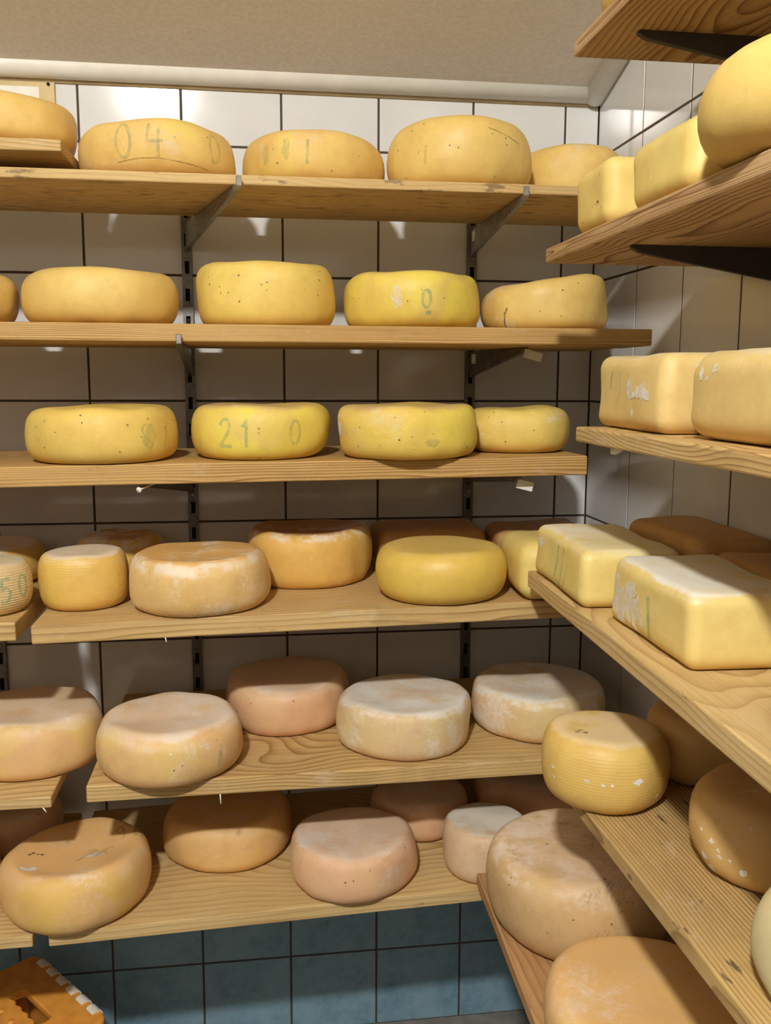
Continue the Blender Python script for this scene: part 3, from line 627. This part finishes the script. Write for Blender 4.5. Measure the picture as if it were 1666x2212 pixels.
# ---------------------------------------------------------------- writing, cracks and flecks on the rinds
DIGITS = {
 '0': [[(0.5+0.42*cos(a), 0.5+0.5*sin(a)) for a in [pi/2+2*pi*k/16 for k in range(17)]]],
 '1': [[(0.25, 0.72), (0.55, 1.0), (0.52, 0.5), (0.48, 0.0)]],
 'l': [[(0.55, 1.0), (0.52, 0.5), (0.48, 0.0)]],
 '2': [[(0.05, 0.78), (0.25, 0.98), (0.6, 1.0), (0.85, 0.82), (0.75, 0.55), (0.4, 0.28), (0.05, 0.03), (0.5, 0.04), (0.95, 0.02)]],
 '4': [[(0.2, 1.0), (0.1, 0.7), (0.05, 0.45), (0.5, 0.45), (0.95, 0.48)], [(0.72, 0.85), (0.68, 0.45), (0.66, 0.0)]],
 '5': [[(0.85, 1.0), (0.2, 0.97), (0.15, 0.58), (0.55, 0.62), (0.85, 0.42), (0.7, 0.1), (0.3, 0.0), (0.05, 0.1)]],
 '6': [[(0.8, 0.95), (0.4, 0.85), (0.12, 0.45), (0.25, 0.05), (0.65, 0.02), (0.85, 0.28), (0.6, 0.5), (0.2, 0.38)]],
 '9': [[(0.85, 0.7), (0.55, 0.98), (0.15, 0.85), (0.2, 0.55), (0.6, 0.5), (0.85, 0.75), (0.8, 0.35), (0.6, 0.0)]],
 '7': [[(0.05, 0.95), (0.5, 0.98), (0.95, 0.92), (0.6, 0.5), (0.4, 0.0)]],
 '/': [[(0.85, 1.0), (0.5, 0.5), (0.15, 0.0)]],
 '~': [[(0.0, 0.5), (0.25, 0.62), (0.5, 0.52), (0.75, 0.4), (1.0, 0.5)]],
}
BVH = {}
def bvh(key):
    if key not in BVH:
        me = CHEESE[key][0].data
        BVH[key] = BVHTree.FromPolygons([v.co.copy() for v in me.vertices], [tuple(p.vertices) for p in me.polygons])
    return BVH[key]
def surf(key, mode, u, v):
    """mode 'side': u metres around the side from the viewer-facing line, v height; 'top': u,v metres on the top;
       'left': u metres along the left face towards the viewer, v height"""
    o, R, h = CHEESE[key]
    if mode == 'side':
        loc = o.location; ph = atan2(CAM.y-loc.y, CAM.x-loc.x)+u/R
        d = Vector((cos(ph), sin(ph), 0)); org = d*(R*2)+Vector((0, 0, v)); dr = -d
    elif mode == 'top':
        org = Vector((u, v, h*2)); dr = Vector((0, 0, -1))
    else:
        org = Vector((-1, -u, v)); dr = Vector((1, 0, 0))
    hit = bvh(key).ray_cast(org, dr)
    return (hit[0], hit[1]) if hit[0] is not None else None
def ribbon(key, name, mode, pts, wid, mat, off=0.0007, taper=True):
    fine = []
    for (a, b) in zip(pts[:-1], pts[1:]):
        k = max(2, int(math.dist(a, b)/0.003))
        fine += [(a[0]+(b[0]-a[0])*i/k, a[1]+(b[1]-a[1])*i/k) for i in range(k)]
    fine.append(pts[-1])
    P = [q for q in (surf(key, mode, *p) for p in fine) if q]
    if len(P) < 2: return
    bm = bmesh.new(); rows_ = []
    for i, (p, n) in enumerate(P):
        t = (P[min(i+1, len(P)-1)][0]-P[max(i-1, 0)][0]).normalized()
        sd = t.cross(n).normalized()*wid/2*(0.75+0.35*noise.noise(p*120))
        rows_.append((bm.verts.new(p+n*off+sd), bm.verts.new(p+n*off-sd)))
    for (a, b), (c, d) in zip(rows_[:-1], rows_[1:]): bm.faces.new((a, b, d, c))
    link(name, bm_mesh(bm, name, True), mat, CHEESE[key][0])
def write(key, text, u, v, size, wid, mat, mode='side', slant=0.0, aspect=0.55, thick=0.0072):
    for i, c in enumerate(text):
        if c == ' ': continue
        for st in DIGITS[c]:
            pts = [(u+(i*1.5+x-0.5)*size*aspect+slant*(y-0.5)*size, v+(y-0.5)*size) for x, y in st]
            ribbon(key, 'ink_mark', mode, pts, thick, mat)
def blob(key, mode, u, v, ru, rv, mat, name='mould_fleck', seed=0, off=0.0006):
    rg = random.Random(seed); bm = bmesh.new()
    q = surf(key, mode, u, v)
    if not q: return
    c = bm.verts.new(q[0]+q[1]*off); ring_ = []
    for k in range(14):
        a = 2*pi*k/14; m = rg.uniform(0.6, 1.15); r_ = surf(key, mode, u+ru*m*cos(a), v+rv*m*sin(a))
        if r_ and (r_[0]-q[0]).length < 4*max(ru, rv): ring_.append(bm.verts.new(r_[0]+r_[1]*off))
    for k in range(len(ring_)): bm.faces.new((c, ring_[k], ring_[(k+1) % len(ring_)]))
    link(name, bm_mesh(bm, name, True), mat, CHEESE[key][0])
write('1b', '0', -0.056, 0.050, 0.052, 0, INK_GREY); write('1b', '4', -0.004, 0.052, 0.052, 0, INK_GREY); write('1b', '0', 0.100, 0.050, 0.045, 0, INK_FAINT)
ribbon('1b', 'rind_crack', 'side', [(-0.07, 0.018), (-0.03, 0.024), (0.0, 0.025), (0.05, 0.020), (0.09, 0.015)], 0.0012, CRACK)
blob('1c', 'side', -0.085, 0.048, 0.009, 0.020, INK_FAINT, 'ink_smear', 31); blob('1c', 'side', -0.045, 0.054, 0.009, 0.017, INK_FAINT, 'ink_smear', 32); write('1c', 'l', -0.010, 0.048, 0.040, 0, INK_GREY)
write('1d', 'l', -0.060, 0.050, 0.030, 0, INK_FAINT)
ribbon('1d', 'rind_crack', 'side', [(0.05, 0.092), (0.09, 0.083), (0.125, 0.075)], 0.0013, CRACK)
ribbon('2e', 'rind_crack', 'side', [(-0.070, 0.040), (-0.076, 0.022), (-0.080, 0.004)], 0.005, CRACK)
blob('2d', 'side', -0.028, 0.052, 0.011, 0.020, MOULD, 'mould_patch', 3); write('2d', '0', 0.022, 0.048, 0.030, 0, INK)
blob('2d', 'side', 0.026, 0.025, 0.006, 0.005, INK, 'ink_mark', 8)
write('3a', 'l', 0.118, 0.045, 0.040, 0, INK, slant=0.15, thick=0.004); blob('3a', 'side', 0.075, 0.045, 0.016, 0.022, INK_FAINT, 'ink_smear', 33)
write('3b', '21', -0.062, 0.047, 0.046, 0, INK, thick=0.0072); write('3b', '0', 0.062, 0.047, 0.040, 0, INK_FAINT)
blob('3c', 'side', -0.150, 0.055, 0.022, 0.020, MOULD, 'mould_patch', 5)
blob('3c', 'side', 0.045, 0.030, 0.014, 0.008, INK_GREY, 'rind_stain', 6)
write('4a', '5', 0.028, 0.044, 0.040, 0, INK, aspect=0.5); write('4a', '0', 0.060, 0.048, 0.036, 0, INK, aspect=0.5)
write('6a', '96', 0.072, 0.045, 0.038, 0, INK_GREY, 'top', slant=-0.2); write('6a', '7', 0.020, -0.018, 0.036, 0, INK_GREY, 'top', slant=0.6); write('6a', '6', 0.052, -0.010, 0.036, 0, INK_GREY, 'top', slant=0.5)
for k, (x, y) in enumerate(((-0.075, 0.006), (-0.066, 0.002), (-0.058, 0.000), (-0.080, 0.001))): blob('6a', 'top', x, y, 0.004, 0.003, CRACK, 'dark_speck', k)
blob('6a', 'top', -0.072, -0.050, 0.018, 0.010, MOULD, 'mould_patch', 12); blob('6a', 'top', 0.035, -0.020, 0.022, 0.010, MOULD, 'mould_patch', 13)
write('5b', 'l', 0.085, 0.045, 0.040, 0, INK_FAINT, thick=0.012)
for k, (u, v) in enumerate(((-0.006, 0.076), (0.052, 0.070), (0.062, 0.071), (0.0, 0.066))): blob('5b', 'side', u, v, 0.0028, 0.0022, FLECK, 'mould_fleck', k)
for k, (u, v, r) in enumerate(((0.045, 0.055, 0.007), (-0.02, 0.052, 0.004), (-0.075, 0.056, 0.004), (-0.074, 0.042, 0.004), (0.0, 0.050, 0.003), (0.083, 0.026, 0.005), (0.012, 0.051, 0.0025))): blob('R5a', 'side', u, v, r, r*0.7, FLECK, 'mould_fleck', k+20)
for k, (x, y) in enumerate(((-0.040, -0.012), (-0.036, -0.022), (-0.046, -0.018))): blob('R5a', 'top', x, y, 0.004, 0.003, CRACK, 'dark_speck', k)
for k, (u, v, r) in enumerate(((-0.070, 0.050, 0.004), (-0.060, 0.043, 0.003), (-0.058, 0.036, 0.004), (-0.080, 0.028, 0.006), (-0.030, 0.030, 0.006), (-0.045, 0.038, 0.0025), (-0.072, 0.016, 0.006), (-0.088, 0.056, 0.003))): blob('R5c', 'side', u, v, r, r*0.8, FLECK, 'mould_fleck', k+40)
for k, (u, v, r) in enumerate(((0.010, 0.030, 0.002), (0.026, 0.034, 0.0035), (0.020, 0.032, 0.002), (0.036, 0.026, 0.0018), (-0.025, 0.016, 0.002), (0.036, 0.066, 0.002))): blob('R2a', 'left', u, v, r, r*0.6, CRACK, 'dark_speck', k+60)
write('R4a', 'l', 0.0, 0.042, 0.055, 0, INK, 'left', slant=0.35, thick=0.009); write('R4a', 'l', 0.030, 0.040, 0.060, 0, INK, 'left', slant=0.25, thick=0.010); write('R4a', '/', 0.050, 0.030, 0.040, 0, INK_FAINT, 'left', thick=0.006)
blob('R4a', 'left', -0.088, 0.058, 0.016, 0.011, MOULD, 'mould_patch', 70)
for k, (u, v, ru, rv) in enumerate(((-0.095, 0.040, 0.022, 0.026), (-0.060, 0.036, 0.024, 0.028), (-0.025, 0.030, 0.020, 0.024), (-0.045, 0.055, 0.020, 0.012), (-0.075, 0.016, 0.020, 0.010))): blob('R4b', 'left', u, v, ru, rv, MOULD, 'mould_patch', k+75, 0.0006+0.0001*k)
write('R4b', 'l', 0.012, 0.034, 0.050, 0, INK, 'left', slant=-0.2, thick=0.012)
write('R3a', 'l', -0.050, 0.062, 0.022, 0, INK, 'left', slant=0.2, thick=0.007); write('R3a', 'l', -0.015, 0.058, 0.030, 0, INK_FAINT, 'left', thick=0.006)
for k, (u, v, ru, rv) in enumerate(((0.020, 0.052, 0.010, 0.014), (0.055, 0.050, 0.016, 0.012), (0.072, 0.044, 0.012, 0.007), (0.030, 0.044, 0.012, 0.005), (0.030, 0.022, 0.004, 0.006), (-0.085, 0.040, 0.003, 0.003))): blob('R3a', 'left', u, v, ru, rv, MOULD, 'mould_patch', k+85, 0.0006+0.0001*k)
for k, (u, v, ru, rv) in enumerate(((-0.085, 0.068, 0.005, 0.008), (-0.10, 0.078, 0.004, 0.004), (-0.055, 0.074, 0.006, 0.005), (-0.07, 0.064, 0.004, 0.003))): blob('R3b', 'left', u, v, ru, rv, FLECK, 'mould_fleck', k+95)

def speckle(key, n, seed, umax=0.13, vmin=0.015, r=0.0017):
    rg = random.Random(seed); h = CHEESE[key][2]
    for k in range(n): blob(key, 'side', rg.uniform(-umax, umax), rg.uniform(vmin, h*0.93), r*rg.uniform(0.7, 1.4), r*rg.uniform(0.6, 1.2), CRACK, 'dark_speck', seed*100+k)
speckle('1d', 13, 1); speckle('1b', 3, 2); speckle('1c', 4, 3); speckle('2c', 14, 4, vmin=0.05); speckle('2e', 8, 5); speckle('3a', 13, 6); speckle('3c', 11, 7); speckle('3d', 9, 8, 0.1); speckle('2d', 4, 9); speckle('5b', 3, 10); speckle('6c', 5, 11); speckle('R6a', 8, 12, 0.13)

# ---------------------------------------------------------------- notice on the wall
nb = tag(link('notice_board', None, loc=(-1.30, 0, 1.93)), 'yellowed notice board with a white sheet behind the top left wheel', 'notice board')
link('backing', box_mesh('backing', -0.20, 0.185, -0.009, -0.001, 0, 0.160, 0.001), YPAPER, nb)
link('paper', box_mesh('paper', -0.16, 0.156, -0.0108, -0.0092, 0.02, 0.150), PAPER, nb)
nl = rod('nail', (0.174, -0.009, 0.156), (0.174, -0.0125, 0.156), 0.003, CRACK if False else BLACK, 10); nl.parent = nb

# ---------------------------------------------------------------- folding step stool
def step_stool():
    P1 = Vector((-1.217, -0.085, 0)); e = Vector((0.6246, -0.7810, 0)); LX, LY, HT = 0.287, 0.225, 0.30
    root = tag(link('step_stool', None, loc=P1, rot=(0, 0, atan2(e.y, e.x))), 'orange plastic folding step stool with a grip hole, below the lowest shelf', 'stool')
    # local x along the hinge edge, local y = inward is -Y
    cu = bpy.data.curves.new('top', 'CURVE'); cu.dimensions = '2D'; cu.fill_mode = 'BOTH'; cu.extrude = 0.006; cu.bevel_depth = 0.003; cu.bevel_resolution = 1
    def spl(pts):
        sp = cu.splines.new('POLY'); sp.points.add(len(pts)-1); sp.use_cyclic_u = True
        for p, q in zip(sp.points, pts): p.co = (q[0], q[1], 0, 1)
    r = 0.016; out = []
    for cx, cy, a0 in ((LX-r, -r, 0), (r, -r, 90), (r, -LY+r, 180), (LX-r, -LY+r, 270)):
        out += [(cx+r*cos(radians(a0+k*15)), cy+r*sin(radians(a0+k*15))) for k in range(7)]
    spl(out)
    hx, hy, hl, hw = 0.150, -0.085, 0.052, 0.019; hole = []
    hole += [(hx+hl+hw*0.6*cos(radians(a)), hy+hw*sin(radians(a))) for a in range(-90, 91, 15)]
    hole += [(hx-hl+hw*0.6*cos(radians(a)), hy+hw*sin(radians(a))) for a in range(90, 271, 15)]
    for k in range(1, 24):
        t = k/24; hole.append((hx-hl+2*hl*t, hy-hw+0.004*(1-cos(t*8*pi))/2))
    spl(hole)
    tmp = bpy.data.objects.new('tmp', cu); COL.objects.link(tmp); bpy.context.view_layer.update()
    me = bpy.data.meshes.new_from_object(tmp.evaluated_get(bpy.context.evaluated_depsgraph_get()))
    bpy.data.objects.remove(tmp, do_unlink=True); me.materials.clear()
    top = link('top_panel', me, ORANGE, root, (0, 0, HT-0.009))
    for i in range(6):
        for j in range(3):
            if (i, j) == (5, 0) and False: continue
            bm = bmesh.new(); bmesh.ops.create_uvsphere(bm, u_segments=10, v_segments=6, radius=1)
            bmesh.ops.transform(bm, matrix=Matrix.Translation((0.035+i*0.043, -0.130-j*0.034, 0.0085)) @ Matrix.Diagonal((0.007, 0.007, 0.003, 1)), verts=bm.verts[:])
            link('grip_stud', bm_mesh(bm, 'grip_stud', True), ORANGE, top)
    clip = None
    for k in range(6):
        x = 0.040+k*0.0415
        if clip is None:
            bm = bmesh.new(); bmesh.ops.create_cone(bm, cap_ends=True, segments=18, radius1=0.0125, radius2=0.0125, depth=0.025)
            bmesh.ops.transform(bm, matrix=Matrix.Rotation(pi/2, 4, 'Y'), verts=bm.verts[:]); clip = bm_mesh(bm, 'hinge_clip', False)
        link('hinge_clip', clip, PLASTIC_W, root, (x, -0.004, HT-0.008))
    for y0, y1, sgn in ((-0.030, -0.008, 1), (-LY+0.008, -LY+0.030, -1)):
        bm = bmesh.new(); ym = (y0+y1)/2
        for x0, x1, z0, z1 in ((0.01, 0.06, 0, HT-0.0185), (LX-0.06, LX-0.01, 0, HT-0.0185), (0.06, LX-0.06, 0.13, HT-0.0185)):
            add_box(bm, ((x0+x1)/2, ym, (z0+z1)/2), (x1-x0, 0.014, z1-z0))
        bmesh.ops.remove_doubles(bm, verts=bm.verts[:], dist=1e-5)
        link('leg_panel', bm_mesh(bm, 'leg_panel'), ORANGE, root)
    for x in (0.004, LX-0.018):
        link('side_panel', box_mesh('side_panel', x, x+0.014, -LY+0.03, -0.03, 0.10, HT-0.0185, 0.002), ORANGE, root)
step_stool()
